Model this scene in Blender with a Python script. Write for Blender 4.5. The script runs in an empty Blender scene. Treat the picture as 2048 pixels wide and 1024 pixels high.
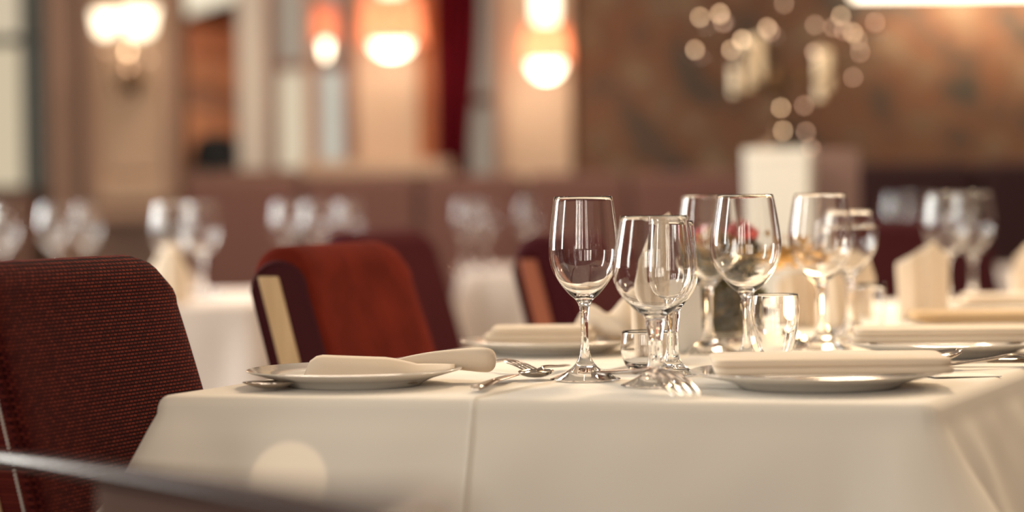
import bpy, math, random
from mathutils import Matrix, Vector
PI = math.pi
random.seed(7)
C = bpy.context.scene.collection
S = bpy.context.scene

# ------------------------------------------------------------------ camera
HC = 0.967
FPX = 85.0 / 36.0 * 2048
cam_d = bpy.data.cameras.new('camera')
cam_d.lens = 85; cam_d.sensor_width = 36; cam_d.sensor_fit = 'HORIZONTAL'
cam_d.clip_start = 0.05; cam_d.clip_end = 100
cam_d.dof.use_dof = True; cam_d.dof.focus_distance = 2.9; cam_d.dof.aperture_fstop = 1.8
cam_d.dof.aperture_blades = 0
cam = bpy.data.objects.new('camera', cam_d); C.objects.link(cam)
PITCH = math.atan(114 / FPX)
CAMM = Matrix.Translation((0, 0, HC)) @ Matrix.Rotation(PI / 2 - PITCH, 4, 'X') @ Matrix.Rotation(math.radians(-0.76), 4, 'Z')
cam.matrix_world = CAMM
S.camera = cam
R3 = CAMM.to_3x3()

# ------------------------------------------------------------------ world, lights, exposure
S.view_settings.view_transform = 'Standard'
S.view_settings.look = 'None'
S.view_settings.gamma = 1.0
S.view_settings.exposure = 0.48
S.view_settings.use_curve_mapping = False
S.cycles.max_bounces = 14; S.cycles.transmission_bounces = 14; S.cycles.transparent_max_bounces = 16
S.cycles.diffuse_bounces = 3
S.cycles.sample_clamp_indirect = 12
W = bpy.data.worlds.new('world'); S.world = W; W.use_nodes = True
W.node_tree.nodes['Background'].inputs[0].default_value = (1.0, 0.80, 0.64, 1)
W.node_tree.nodes['Background'].inputs[1].default_value = 0.22


def area(name, loc, target, size, power, col, sy=None):
    l = bpy.data.lights.new(name, 'AREA'); l.energy = power; l.color = col
    l.shape = 'RECTANGLE'; l.size = size; l.size_y = sy or size
    o = bpy.data.objects.new(name, l); C.objects.link(o); o.location = loc
    o.rotation_euler = (Vector(target) - Vector(loc)).to_track_quat('-Z', 'Y').to_euler()
    return o


def point(name, loc, power, col, r=0.04):
    l = bpy.data.lights.new(name, 'POINT'); l.energy = power; l.color = col; l.shadow_soft_size = r
    o = bpy.data.objects.new(name, l); C.objects.link(o); o.location = loc
    return o


area('window_light', (-2.9, 4.6, 1.7), (0.2, 3.6, 0.8), 0.8, 80, (1.0, 0.98, 0.90), 1.8)
area('window_light', (-2.9, 2.2, 1.7), (0.2, 2.9, 0.8), 0.3, 16, (0.98, 1.0, 0.94), 1.6)
for _x, _p in ((-2.7, 12), (-2.3, 12), (-1.6, 12), (-1.2, 12), (-0.5, 9), (0.75, 6), (1.2, 6)):
    area('window_light', (_x, -2.6, 1.9), (0.2, 3.2, 0.75), 0.16, _p, (1.0, 0.92, 0.80), 1.8)
area('window_light', (-3.3, 6.9, 1.6), (-0.8, 6.3, 0.8), 1.0, 40, (0.98, 1.0, 0.96), 1.9).data.spread = math.radians(70)  # added fill to brighten the far glasses, no window built here
area('ceiling_light', (0.9, 5.2, 2.9), (0.35, 3.2, 0.75), 0.5, 58, (1.0, 0.76, 0.50), 0.5)
area('ceiling_light', (-0.6, 7.0, 3.0), (-0.3, 7.0, 0.0), 1.0, 28, (1.0, 0.80, 0.62), 1.0)
area('ceiling_light', (2.7, 3.6, 2.2), (0.8, 3.7, 0.75), 0.3, 9, (1.0, 0.78, 0.52), 0.3)
for _i, (_x, _y, _z) in enumerate(((1.3, 3.2, 2.2), (1.7, 4.4, 2.3), (0.9, 6.0, 2.3), (2.1, 5.4, 2.2), (1.5, 2.4, 2.1), (-0.9, 1.6, 2.2), (0.4, 7.2, 2.3))):
    point('chandelier_bulb', (_x, _y, _z), 8, (1.0, 0.78, 0.50), 0.018)
# added narrow spot behind the viewer, makes the bright patch on the hanging cloth
_s = bpy.data.lights.new('window_beam', 'SPOT'); _s.energy = 165; _s.color = (1.0, 0.74, 0.48)
_s.spot_size = math.radians(1.15); _s.spot_blend = 0.25; _s.use_square = True; _s.shadow_soft_size = 0.004
beam = bpy.data.objects.new('window_beam', _s); C.objects.link(beam)

# ------------------------------------------------------------------ picture helpers (pixels of the photograph -> places in the room)


def ray(px, py):
    return R3 @ Vector(((px - 1024) / FPX, -(py - 512) / FPX, -1))


def G(px, py, z=0.7512):
    d = ray(px, py); t = (z - HC) / d.z
    return Vector((d.x * t, d.y * t, z))


def D(px, py, Y):
    d = ray(px, py); t = Y / d.y
    return Vector((d.x * t, Y, HC + d.z * t))


def F(px, Y, z=0.7512):                       # column px at distance Y, standing on height z
    return Vector((D(px, 480, Y).x, Y, z))


_bd = (D(582, 966, 2.66) - Vector((-0.9, -2.0, 1.6)))
beam.location = (-0.9, -2.0, 1.6); beam.rotation_euler = _bd.to_track_quat('-Z', 'Y').to_euler()

# ------------------------------------------------------------------ materials


def lin(r, g, b):
    f = lambda c: (c / 255 / 12.92) if c / 255 <= 0.04045 else ((c / 255 + 0.055) / 1.055) ** 2.4
    return (f(r), f(g), f(b), 1)


def mat(name, col, rough=0.6, metal=0.0, spec=0.5, trans=0.0, emit=None, es=0.0, sheen=0.0, coat=0.0, ior=1.5):
    m = bpy.data.materials.new(name); m.use_nodes = True
    b = m.node_tree.nodes['Principled BSDF']
    b.inputs['Base Color'].default_value = col
    b.inputs['Roughness'].default_value = rough; b.inputs['Metallic'].default_value = metal
    b.inputs['Specular IOR Level'].default_value = spec; b.inputs['IOR'].default_value = ior
    b.inputs['Transmission Weight'].default_value = trans
    b.inputs['Sheen Weight'].default_value = sheen; b.inputs['Coat Weight'].default_value = coat
    if emit:
        b.inputs['Emission Color'].default_value = emit; b.inputs['Emission Strength'].default_value = es
    return m


def nodes(m):
    nt = m.node_tree
    return nt, nt.nodes['Principled BSDF']


def add_bump(m, kind='noise', scale=200, strength=0.1, dist=0.002, vec='Object', scalev=None):
    nt, b = nodes(m)
    tc = nt.nodes.new('ShaderNodeTexCoord')
    src = tc.outputs[vec]
    if scalev:
        mp = nt.nodes.new('ShaderNodeMapping'); mp.inputs['Scale'].default_value = scalev
        nt.links.new(src, mp.inputs[0]); src = mp.outputs[0]
    if kind == 'noise':
        t = nt.nodes.new('ShaderNodeTexNoise'); t.inputs['Scale'].default_value = scale; t.inputs['Detail'].default_value = 3
    elif kind == 'wave':
        t = nt.nodes.new('ShaderNodeTexWave'); t.inputs['Scale'].default_value = scale; t.inputs['Distortion'].default_value = 1.0
    nt.links.new(src, t.inputs['Vector'])
    bp = nt.nodes.new('ShaderNodeBump'); bp.inputs['Strength'].default_value = strength; bp.inputs['Distance'].default_value = dist
    nt.links.new(t.outputs[0] if kind == 'wave' else t.outputs['Fac'], bp.inputs['Height'])
    nt.links.new(bp.outputs[0], b.inputs['Normal'])
    return m


def add_mottle(m, cols, scale=3.0, detail=4, stretch=(1, 1, 1), rough=0.6):
    nt, b = nodes(m)
    tc = nt.nodes.new('ShaderNodeTexCoord'); mp = nt.nodes.new('ShaderNodeMapping')
    mp.inputs['Scale'].default_value = stretch
    t = nt.nodes.new('ShaderNodeTexNoise'); t.inputs['Scale'].default_value = scale
    t.inputs['Detail'].default_value = detail; t.inputs['Roughness'].default_value = rough
    r = nt.nodes.new('ShaderNodeValToRGB')
    nt.links.new(tc.outputs['Object'], mp.inputs[0]); nt.links.new(mp.outputs[0], t.inputs['Vector'])
    nt.links.new(t.outputs['Fac'], r.inputs[0]); nt.links.new(r.outputs[0], b.inputs['Base Color'])
    e = r.color_ramp.elements
    e[0].position = cols[0][0]; e[0].color = cols[0][1]
    e[1].position = cols[-1][0]; e[1].color = cols[-1][1]
    for p, c in cols[1:-1]:
        x = e.new(p); x.color = c
    return m


M = {}
M['cloth'] = add_bump(mat('cream_linen', (0.80, 0.74, 0.655, 1), 0.85, spec=0.2, sheen=0.2), 'noise', 900, 0.25, 0.0006)
M['rosy'] = add_bump(mat('rosy_white_linen', (0.60, 0.52, 0.47, 1), 0.9, spec=0.1), 'noise', 900, 0.25, 0.0006)
M['napkin'] = add_bump(mat('cream_napkin_cotton', (0.71, 0.59, 0.46, 1), 0.85, spec=0.2, sheen=0.2), 'noise', 700, 0.25, 0.0006)
M['tan'] = add_bump(mat('tan_linen', (0.52, 0.37, 0.22, 1), 0.8, spec=0.2), 'noise', 700, 0.25, 0.0006)
M['porcelain'] = mat('white_porcelain', (0.70, 0.66, 0.61, 1), 0.12, coat=0.5)
M['glass'] = mat('clear_glass', (1, 1, 1, 1), 0.0, trans=1.0, ior=1.5)
M['steel'] = mat('polished_steel', (0.52, 0.45, 0.39, 1), 0.14, metal=1)
M['card'] = mat('white_card', (0.82, 0.79, 0.74, 1), 0.7)
M['darkwood'] = add_bump(mat('dark_lacquered_wood', (0.022, 0.005, 0.006, 1), 0.27, spec=0.10), 'noise', 30, 0.05, 0.002)
M['brownpanel'] = mat('brown_leather', (0.065, 0.030, 0.020, 1), 0.9, spec=0.05)
M['beech'] = add_mottle(mat('pale_beech_wood', (0.5, 0.34, 0.18, 1), 0.45), [(0.3, (0.50, 0.33, 0.17, 1)), (0.7, (0.62, 0.43, 0.24, 1))], 6, 4, (8, 8, 0.8))
M['redwood'] = mat('reddish_wood', (0.28, 0.075, 0.03, 1), 0.4)
M['legwood'] = mat('dark_leg_wood', (0.05, 0.02, 0.012, 1), 0.35)
M['maroon'] = add_bump(mat('maroon_velvet', (0.045, 0.006, 0.009, 1), 0.85, spec=0.15, sheen=0.05), 'noise', 400, 0.4, 0.001)
M['rust'] = add_mottle(add_bump(mat('rust_red_velvet', (0.25, 0.035, 0.02, 1), 0.95, spec=0.03), 'noise', 500, 0.4, 0.001),
                       [(0.35, (0.085, 0.010, 0.006, 1)), (0.7, (0.14, 0.018, 0.010, 1))], 9)
M['seatdark'] = mat('dark_maroon_fabric', (0.045, 0.006, 0.009, 1), 0.9, spec=0.1)
M['thread'] = mat('white_thread', (0.8, 0.75, 0.68, 1), 0.7)


def woven():
    m = mat('woven_maroon_fabric', (0.1, 0.01, 0.01, 1), 0.9, spec=0.06)
    nt, b = nodes(m)
    tc = nt.nodes.new('ShaderNodeTexCoord')
    sp = nt.nodes.new('ShaderNodeSeparateXYZ'); cb = nt.nodes.new('ShaderNodeCombineXYZ')
    nt.links.new(tc.outputs['Object'], sp.inputs[0])
    nt.links.new(sp.outputs['Y'], cb.inputs['X']); nt.links.new(sp.outputs['Z'], cb.inputs['Y'])
    br = nt.nodes.new('ShaderNodeTexBrick')
    br.inputs['Scale'].default_value = 1.0
    br.inputs['Brick Width'].default_value = 0.0085; br.inputs['Row Height'].default_value = 0.0041
    br.inputs['Mortar Size'].default_value = 0.0013; br.inputs['Mortar Smooth'].default_value = 0.6
    br.inputs['Color1'].default_value = (0.15, 0.023, 0.015, 1); br.inputs['Color2'].default_value = (0.075, 0.009, 0.008, 1)
    br.inputs['Mortar'].default_value = (0.010, 0.0015, 0.0025, 1)
    nt.links.new(cb.outputs[0], br.inputs['Vector'])
    nt.links.new(br.outputs['Color'], b.inputs['Base Color'])
    bp = nt.nodes.new('ShaderNodeBump'); bp.inputs['Strength'].default_value = 0.7; bp.inputs['Distance'].default_value = 0.001
    bp.invert = True
    nt.links.new(br.outputs['Fac'], bp.inputs['Height']); nt.links.new(bp.outputs[0], b.inputs['Normal'])
    return m


M['woven'] = woven()
M['plaster'] = mat('mauve_beige_paint', lin(160, 130, 113), 0.6)
M['plaster_light'] = mat('cream_beige_paint', lin(190, 162, 138), 0.55)
M['plaster_brown'] = mat('rosy_brown_paint', lin(124, 92, 78), 0.6)
M['greyframe'] = mat('pale_grey_frame_paint', lin(196, 188, 178), 0.4)
M['tealframe'] = mat('dark_teal_frame_paint', lin(62, 66, 64), 0.4)
M['orangewood'] = add_mottle(mat('orange_brown_timber', lin(170, 96, 44), 0.45), [(0.3, lin(140, 72, 34)), (0.7, lin(190, 112, 56))], 3, 4, (6, 6, 0.6))
M['brownwood'] = add_mottle(mat('brown_timber', lin(110, 60, 36), 0.5), [(0.3, lin(90, 46, 28)), (0.7, lin(130, 72, 44))], 3, 4, (6, 6, 0.6))
M['curtain'] = mat('burgundy_curtain_cloth', lin(92, 10, 24), 0.9, spec=0.1)
M['wallpaper'] = add_mottle(mat('mottled_tapestry_wallpaper', (0.2, 0.1, 0.05, 1), 0.7),
                            [(0.36, lin(54, 50, 42)), (0.43, lin(80, 60, 46)), (0.50, lin(108, 68, 42)), (0.57, lin(100, 77, 58)), (0.66, lin(128, 104, 82))], 5.0, 5, (1, 1, 1), 0.62)
M['banquette'] = add_bump(mat('mauve_brown_velvet', lin(116, 80, 72), 0.85, sheen=0.1), 'noise', 60, 0.2, 0.002)
M['banquette_dark'] = mat('aubergine_velvet', lin(48, 16, 20), 0.85)
M['floor'] = add_mottle(mat('dark_floor_boards', lin(60, 36, 26), 0.5), [(0.3, lin(46, 26, 20)), (0.7, lin(74, 44, 30))], 2, 4, (1, 8, 1))
M['pane'] = mat('daylit_pane', (0.12, 0.11, 0.09, 1), 0.3, emit=lin(208, 192, 164), es=0.62)
M['pane_cool'] = mat('daylit_cool_pane', (0.10, 0.10, 0.09, 1), 0.3, emit=lin(190, 188, 174), es=0.62)
M['pane_dim'] = mat('dim_pane', (0.10, 0.09, 0.08, 1), 0.3, emit=lin(160, 146, 128), es=0.45)
M['pane_clear'] = mat('window_glass', (1, 1, 1, 1), 0.0, trans=1.0, ior=1.45)
M['shade_red'] = mat('coral_lamp_fabric', lin(200, 105, 88), 0.8)
_nt, _b = nodes(M['shade_red'])
_t = _nt.nodes.new('ShaderNodeBsdfTranslucent'); _t.inputs[0].default_value = (1.0, 0.66, 0.52, 1)
_x = _nt.nodes.new('ShaderNodeMixShader'); _x.inputs[0].default_value = 0.6
_nt.links.new(_b.outputs[0], _x.inputs[1]); _nt.links.new(_t.outputs[0], _x.inputs[2])
_nt.links.new(_x.outputs[0], _nt.nodes['Material Output'].inputs[0])
M['shade_glow'] = mat('glowing_diffuser', (1, 0.9, 0.75, 1), 0.5, emit=(1.0, 0.82, 0.58, 1), es=4.5)
M['bell_glow'] = mat('frosted_bell_glass', (1, 0.9, 0.75, 1), 0.4, emit=(1.0, 0.84, 0.60, 1), es=2.0)
M['drop_glow'] = mat('lit_crystal', (1, 0.9, 0.75, 1), 0.2, emit=(1.0, 0.64, 0.36, 1), es=7)  # emission stands in for glints on crystal and stem
M['drop_dim'] = mat('faint_lit_crystal', (1, 0.9, 0.75, 1), 0.2, emit=(1.0, 0.55, 0.35, 1), es=3.2)  # weaker glints, also put in as emission
M['cove'] = mat('cove_light_strip', (1, 0.9, 0.8, 1), 0.5, emit=(1.0, 0.80, 0.58, 1), es=5)
M['cove_pale'] = mat('lit_white_soffit', (0.8, 0.78, 0.7, 1), 0.6, emit=lin(240, 232, 205), es=0.6)  # brightness of the white beam put in as emission, no lamp
M['bronze'] = mat('dark_bronze', (0.10, 0.06, 0.035, 1), 0.35, metal=1)
M['brass'] = mat('aged_brass', (0.55, 0.34, 0.14, 1), 0.28, metal=1)
M['crystal'] = mat('cut_crystal', (1, 0.97, 0.93, 1), 0.02, trans=1.0, ior=1.6)
M['whitepaint'] = mat('white_lacquer', lin(226, 222, 212), 0.5)
M['mauvepaint'] = mat('mauve_grey_paint', lin(140, 112, 106), 0.6)  # shade on the white pedestal's right face put into the colour
M['candle'] = mat('ivory_wax', lin(232, 212, 180), 0.5)
M['leaf'] = add_mottle(mat('dark_green_leaf', (0.05, 0.07, 0.03, 1), 0.35), [(0.4, (0.022, 0.028, 0.010, 1)), (0.6, (0.13, 0.10, 0.035, 1))], 25)
M['goldleaf'] = mat('golden_dried_leaf', (0.46, 0.29, 0.10, 1), 0.3)
M['rose'] = mat('rose_red_petal', (0.42, 0.035, 0.045, 1), 0.7, sheen=0.3)
M['fairy'] = mat('warm_fairy_light', (1, 0.8, 0.5, 1), 0.3, emit=(1.0, 0.72, 0.36, 1), es=14)
M['black'] = mat('black_felt', (0.004, 0.005, 0.007, 1), 0.9)

# ------------------------------------------------------------------ mesh helpers


class MB:
    def __init__(s):
        s.v = []; s.f = []

    def add(s, v, f):
        n = len(s.v); s.v += [tuple(p) for p in v]; s.f += [tuple(i + n for i in q) for q in f]
        return s

    def box(s, c, d, rot=None):
        x, y, z = d[0] / 2, d[1] / 2, d[2] / 2
        vs = [Vector((i * x, j * y, k * z)) for k in (-1, 1) for j in (-1, 1) for i in (-1, 1)]
        if rot: vs = [rot @ p for p in vs]
        vs = [p + Vector(c) for p in vs]
        return s.add(vs, [(0, 2, 3, 1), (4, 5, 7, 6), (0, 1, 5, 4), (2, 6, 7, 3), (0, 4, 6, 2), (1, 3, 7, 5)])

    def tube(s, pts, r, n=10, caps=True):
        pts = [Vector(p) for p in pts]
        rs = r if isinstance(r, (list, tuple)) else [r] * len(pts)
        vs = []; ref = Vector((0.31, 0.22, 0.92)).normalized()
        for i, p in enumerate(pts):
            t = (pts[min(i + 1, len(pts) - 1)] - pts[max(i - 1, 0)]).normalized()
            a = t.cross(ref)
            if a.length < 0.05: a = t.cross(Vector((1, 0, 0)))
            a.normalize(); b = t.cross(a)
            vs += [p + (a * math.cos(2 * PI * k / n) + b * math.sin(2 * PI * k / n)) * rs[i] for k in range(n)]
        fs = []
        for i in range(len(pts) - 1):
            for k in range(n):
                fs.append((i * n + k, i * n + (k + 1) % n, (i + 1) * n + (k + 1) % n, (i + 1) * n + k))
        if caps:
            fs.append(tuple(range(n - 1, -1, -1))); fs.append(tuple((len(pts) - 1) * n + k for k in range(n)))
        return s.add(vs, fs)

    def lathe(s, prof, n=40, c=(0, 0, 0), mod=None):
        vs = []; idx = []
        for (r, z) in prof:
            if r < 1e-6:
                idx.append((len(vs),)); vs.append((c[0], c[1], c[2] + z))
            else:
                idx.append(tuple(range(len(vs), len(vs) + n)))
                for k in range(n):
                    a = 2 * PI * k / n; q = r * (mod(a, z) if mod else 1)
                    vs.append((c[0] + q * math.cos(a), c[1] + q * math.sin(a), c[2] + z))
        fs = []
        for A, B in zip(idx, idx[1:]):
            for k in range(n):
                j = (k + 1) % n
                if len(A) == 1 and len(B) == 1: continue
                if len(A) == 1: fs.append((A[0], B[j], B[k]))
                elif len(B) == 1: fs.append((A[k], A[j], B[0]))
                else: fs.append((A[k], A[j], B[j], B[k]))
        return s.add(vs, fs)

    def ball(s, c, r, n=10, sq=(1, 1, 1)):
        prof = [(r * math.sin(PI * i / n), -r * math.cos(PI * i / n)) for i in range(n + 1)]
        prof[0] = (0, -r); prof[-1] = (0, r)
        t = MB().lathe(prof, n + 2)
        return s.add([(c[0] + p[0] * sq[0], c[1] + p[1] * sq[1], c[2] + p[2] * sq[2]) for p in t.v], t.f)

    def grid(s, rows):                       # rows of points -> sheet
        n = len(rows[0]); vs = [p for r in rows for p in r]; fs = []
        for i in range(len(rows) - 1):
            for k in range(n - 1):
                fs.append((i * n + k, i * n + k + 1, (i + 1) * n + k + 1, (i + 1) * n + k))
        return s.add(vs, fs)


def obj(name, mb, m, parent=None, smooth=True, bevel=0, solid=0, sub=0, angle=0.7, mesh=None):
    if mesh is None:
        mesh = bpy.data.meshes.new(name); mesh.from_pydata(mb.v, [], mb.f); mesh.update()
        mesh.materials.append(M[m] if isinstance(m, str) else m)
        if smooth:
            mesh.polygons.foreach_set('use_smooth', [True] * len(mesh.polygons))
            try: mesh.set_sharp_from_angle(angle=angle)
            except Exception: pass
    o = bpy.data.objects.new(name, mesh); C.objects.link(o)
    if parent: o.parent = parent
    if solid:
        q = o.modifiers.new('solid', 'SOLIDIFY'); q.thickness = solid; q.offset = 0
    if bevel:
        q = o.modifiers.new('bevel', 'BEVEL'); q.width = bevel; q.segments = 3; q.limit_method = 'ANGLE'
    if sub:
        q = o.modifiers.new('sub', 'SUBSURF'); q.levels = sub; q.render_levels = sub
    return o


def tag(o, label, cat, group=None):
    o['label'] = label; o['category'] = cat
    if group: o['group'] = group
    return o


def thing(name, label, cat, loc=(0, 0, 0), rz=0, group=None):
    o = bpy.data.objects.new(name, None); C.objects.link(o); o.empty_display_size = 0.05
    o.location = loc; o.rotation_euler = (0, 0, rz)
    return tag(o, label, cat, group)


def dup(root, loc, rz, label, group=None, scale=None):
    r = root.copy(); C.objects.link(r); r.location = loc; r.rotation_euler = (root.rotation_euler[0], root.rotation_euler[1], rz)
    r['label'] = label
    if group: r['group'] = group
    if scale: r.scale = scale if isinstance(scale, tuple) else (scale,) * 3
    for ch in list(root.children):
        c = ch.copy(); C.objects.link(c); c.parent = r
        for g in list(ch.children):
            d = g.copy(); C.objects.link(d); d.parent = c
    return r


def struct(name, mb, m, parent=None, bevel=0, smooth=False):
    o = obj(name, mb, m, parent, smooth=smooth, bevel=bevel)
    if not parent: o['kind'] = 'structure'
    return o


def cr(pts, n=5):                            # Catmull-Rom through points
    out = []
    P = [Vector(p) for p in pts]
    for i in range(len(P) - 1):
        a = P[max(i - 1, 0)]; b = P[i]; c = P[i + 1]; d = P[min(i + 2, len(P) - 1)]
        for k in range(n):
            t = k / n
            out.append(0.5 * ((2 * b) + (c - a) * t + (2 * a - 5 * b + 4 * c - d) * t * t + (3 * b - a - 3 * c + d) * t ** 3))
    out.append(P[-1])
    return out


def pbox(px0, px1, py0, py1, Y, depth, mb=None):  # box whose front face spans those pixels at distance Y
    a = D(px0, (py0 + py1) / 2, Y).x; b = D(px1, (py0 + py1) / 2, Y).x
    z1 = D((px0 + px1) / 2, py0, Y).z; z0 = D((px0 + px1) / 2, py1, Y).z
    return (mb or MB()).box(((a + b) / 2, Y + depth / 2, (z0 + z1) / 2), (b - a, depth, z1 - z0))


def xz(px0, px1, z0, z1, Y, depth, mb=None):      # same, heights given in metres
    a = D(px0, 300, Y).x; b = D(px1, 300, Y).x
    return (mb or MB()).box(((a + b) / 2, Y + depth / 2, (z0 + z1) / 2), (b - a, depth, z1 - z0))


# ================================================================== THE ROOM
YB = 9.0
ZT = 3.0
struct('floor', MB().box((0, 6, -0.05), (14, 20, 0.1)), 'floor')
struct('wall_left', MB().box((-3.6, 4, 1.5), (0.2, 16, 3.0)), 'plaster')
struct('wall_right', MB().box((5.0, 4, 1.5), (0.2, 16, 3.0)), 'plaster_brown')
for i, y in enumerate((2.2, 4.6)):
    w = struct('window_%d' % (5 + i), MB().box((-3.47, y, 1.75), (0.06, 0.9, 2.0)), 'greyframe')
    struct('pane', MB().box((-3.43, y, 1.75), (0.02, 0.74, 1.84)), 'pane', w)
# wainscot wall behind the banquette
struct('wall_back_lower', xz(-1300, 1150, 0, 1.02, YB, 0.2), 'plaster_brown')
struct('wall_back', xz(1136, 3600, 0, ZT, YB, 0.2), 'wallpaper')
# left-hand window
def window(name, px0, px1, z0, z1, bars_x, bars_z, pm, fm, fw=0.05):
    a = D(px0, 300, YB).x; b = D(px1, 300, YB).x
    fr = MB()
    for x in (a + fw / 2, b - fw / 2): fr.box((x, YB + 0.06, (z0 + z1) / 2), (fw, 0.12, z1 - z0))
    for z in (z0 + fw / 2, z1 - fw / 2): fr.box(((a + b) / 2, YB + 0.06, z), (b - a, 0.12, fw))
    w = struct(name, fr, fm)
    xs = [a + fw] + [D(p, 300, YB).x for p in bars_x] + [b - fw]
    zs = [z0 + fw] + [D(px0, p, YB).z for p in bars_z] + [z1 - fw]
    for x in xs[1:-1]: struct('mullion', MB().box((x, YB + 0.06, (z0 + z1) / 2), (0.035, 0.06, z1 - z0 - 2 * fw)), fm, w)
    for z in zs[1:-1]: struct('transom', MB().box(((a + b) / 2, YB + 0.05, z), (b - a - 2 * fw, 0.05, 0.035)), fm, w)
    k = 0
    for x0, x1 in zip(xs, xs[1:]):
        for q0, q1 in zip(zs, zs[1:]):
            struct('pane', MB().box(((x0 + x1) / 2, YB + 0.08, (q0 + q1) / 2), (x1 - x0, 0.01, q1 - q0)), pm[k % len(pm)], w)
            k += 1
    return w


window('window_1', -190, 98, 0.60, 2.7, [50], [82, 385], ['pane', 'pane', 'pane', 'pane_cool'], 'tealframe', 0.055)
struct('wall_back_left', xz(-1350, -190, 0, ZT, YB, 0.2), 'plaster')
# pilaster with recessed panel
struct('wall_pier', xz(98, 362, 0, ZT, YB - 0.02, 0.2), 'plaster')
pil = struct('pilaster_1', xz(172, 352, 0.93, ZT, YB - 0.12, 0.1), 'plaster_light', bevel=0.01)
for a, b in ((172, 196), (328, 352)):
    struct('stile', xz(a, b, 0.98, ZT, YB - 0.155, 0.04), 'plaster', pil, bevel=0.008)
struct('rail', xz(196, 328, 0.98, 1.05, YB - 0.155, 0.04), 'plaster_light', pil, bevel=0.008)
struct('raised_panel', xz(212, 306, 1.08, ZT, YB - 0.135, 0.02), 'plaster_light', pil, bevel=0.008)
struct('trim_1', xz(160, 366, 0.90, 0.94, YB - 0.18, 0.16), 'plaster', bevel=0.01)
# second room behind the opening
struct('wall_far_room', MB().box((-1.0, 13.0, 1.5), (9, 0.2, 3.0)), 'orangewood')
struct('ceiling_far_room', MB().box((-1.0, 11.2, 2.55), (6, 3.4, 0.08)), 'brownwood')
struct('beam_1', MB().box((D(430, 140, 12).x, 12.0, D(430, 88, 12).z), (1.2, 0.2, 0.16), Matrix.Rotation(0.10, 3, 'Y')), 'brownwood')
struct('beam_2', MB().box((D(430, 200, 12.6).x, 12.6, D(430, 205, 12.6).z), (1.1, 0.2, 0.10), Matrix.Rotation(0.25, 3, 'Y')), 'brownwood')
struct('trim_2', MB().box((D(396, 12, 9.6).x, 9.6, D(396, -4, 9.6).z), (0.36, 0.2, 0.09), Matrix.Rotation(-0.29, 3, 'Y')), 'cove_pale')
point('far_room_lamp', (D(60, 180, 11).x, 11.2, 1.6), 60, (1.0, 0.74, 0.46), 0.1)
# black hat on the ledge of the opening
hat = MB().lathe([(0, 0.0), (0.105, 0.0), (0.105, 0.012), (0.096, 0.03), (0.090, 0.085), (0.066, 0.125), (0, 0.138)], 24)
hp = D(438, 330, 9.12)
o = obj('hat', hat, 'black'); o.location = (hp.x, 9.05, 1.09); tag(o, 'small black rounded hat sitting on the ledge of the orange-lit opening', 'hat')
window('window_2', 476, 716, 1.02, 2.7, [545, 628], [132], ['pane_dim', 'pane_dim', 'pane', 'pane_dim', 'pane_cool', 'pane_dim'], 'plaster_brown', 0.05)
struct('trim_7', xz(478, 534, 1.02, ZT, YB - 0.02, 0.1), 'greyframe')
struct('trim_8', xz(612, 640, 1.02, ZT, YB + 0.0, 0.1), 'plaster')
struct('trim_3', xz(686, 716, 1.02, ZT, YB - 0.05, 0.1), 'plaster_brown')
struct('pilaster_2', xz(716, 838, 1.02, ZT, YB - 0.06, 0.2), 'plaster_light', bevel=0.008)
struct('trim_4', xz(838, 880, 1.02, ZT, YB - 0.03, 0.2), 'orangewood')
window('window_3', 866, 1000, 1.02, 2.7, [], [200], ['pane_dim', 'pane_dim'], 'plaster_brown', 0.03)
pl = struct('pilaster_3', xz(990, 1144, 1.02, ZT, YB - 0.06, 0.2), 'plaster_light', bevel=0.008)
struct('stile', xz(990, 1012, 1.02, ZT, YB - 0.09, 0.04), 'plaster', pl, bevel=0.006)
struct('baseboard_back', xz(-1300, 3600, 0, 0.12, YB - 0.03, 0.03), 'plaster')
ld = struct('trim_5', xz(600, 905, 1.06, 1.115, YB - 0.16, 0.17), 'plaster_light', bevel=0.006)
struct('trim_6', xz(362, 600, 1.02, 1.09, YB - 0.04, 0.22), 'plaster_brown')
# curtain
rows = []
for z in [1.04 + 0.1 * i for i in range(18)]:
    w = 1.0 - 0.28 * math.exp(-((z - 1.1) / 0.35) ** 2)
    a = D(872, 300, YB - 0.15).x; b = D(964, 300, YB - 0.15).x
    rows.append([(a + (b - a) * (u / 48) * w, YB - 0.14 + 0.022 * math.sin(u / 48 * 2 * PI * 5), z) for u in range(49)])
cu = obj('curtain', MB().grid(rows), 'curtain', solid=0.004)
tag(cu, 'narrow burgundy curtain hanging in folds beside the orange timber strip', 'curtain')
# cove light strip high on the tapestry wall
cv = thing('cove_light', 'long bright strip light glowing along the top of the tapestry wall', 'light')
xa = D(1700, 0, YB).x
obj('housing', MB().box(((xa + 4.4) / 2, YB - 0.05, 1.775), (4.4 - xa, 0.1, 0.05)), 'plaster_light', cv, smooth=False)
obj('light_strip', MB().box(((xa + 4.4) / 2, YB - 0.06, 1.722), (4.4 - xa - 0.02, 0.10, 0.05)), 'cove', cv, smooth=False)
area('cove_wash', ((xa + 3.6) / 2, YB - 0.16, 1.66), ((xa + 3.6) / 2, YB + 0.2, 1.0), 2.0, 7, (1.0, 0.74, 0.48), 0.05)

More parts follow.
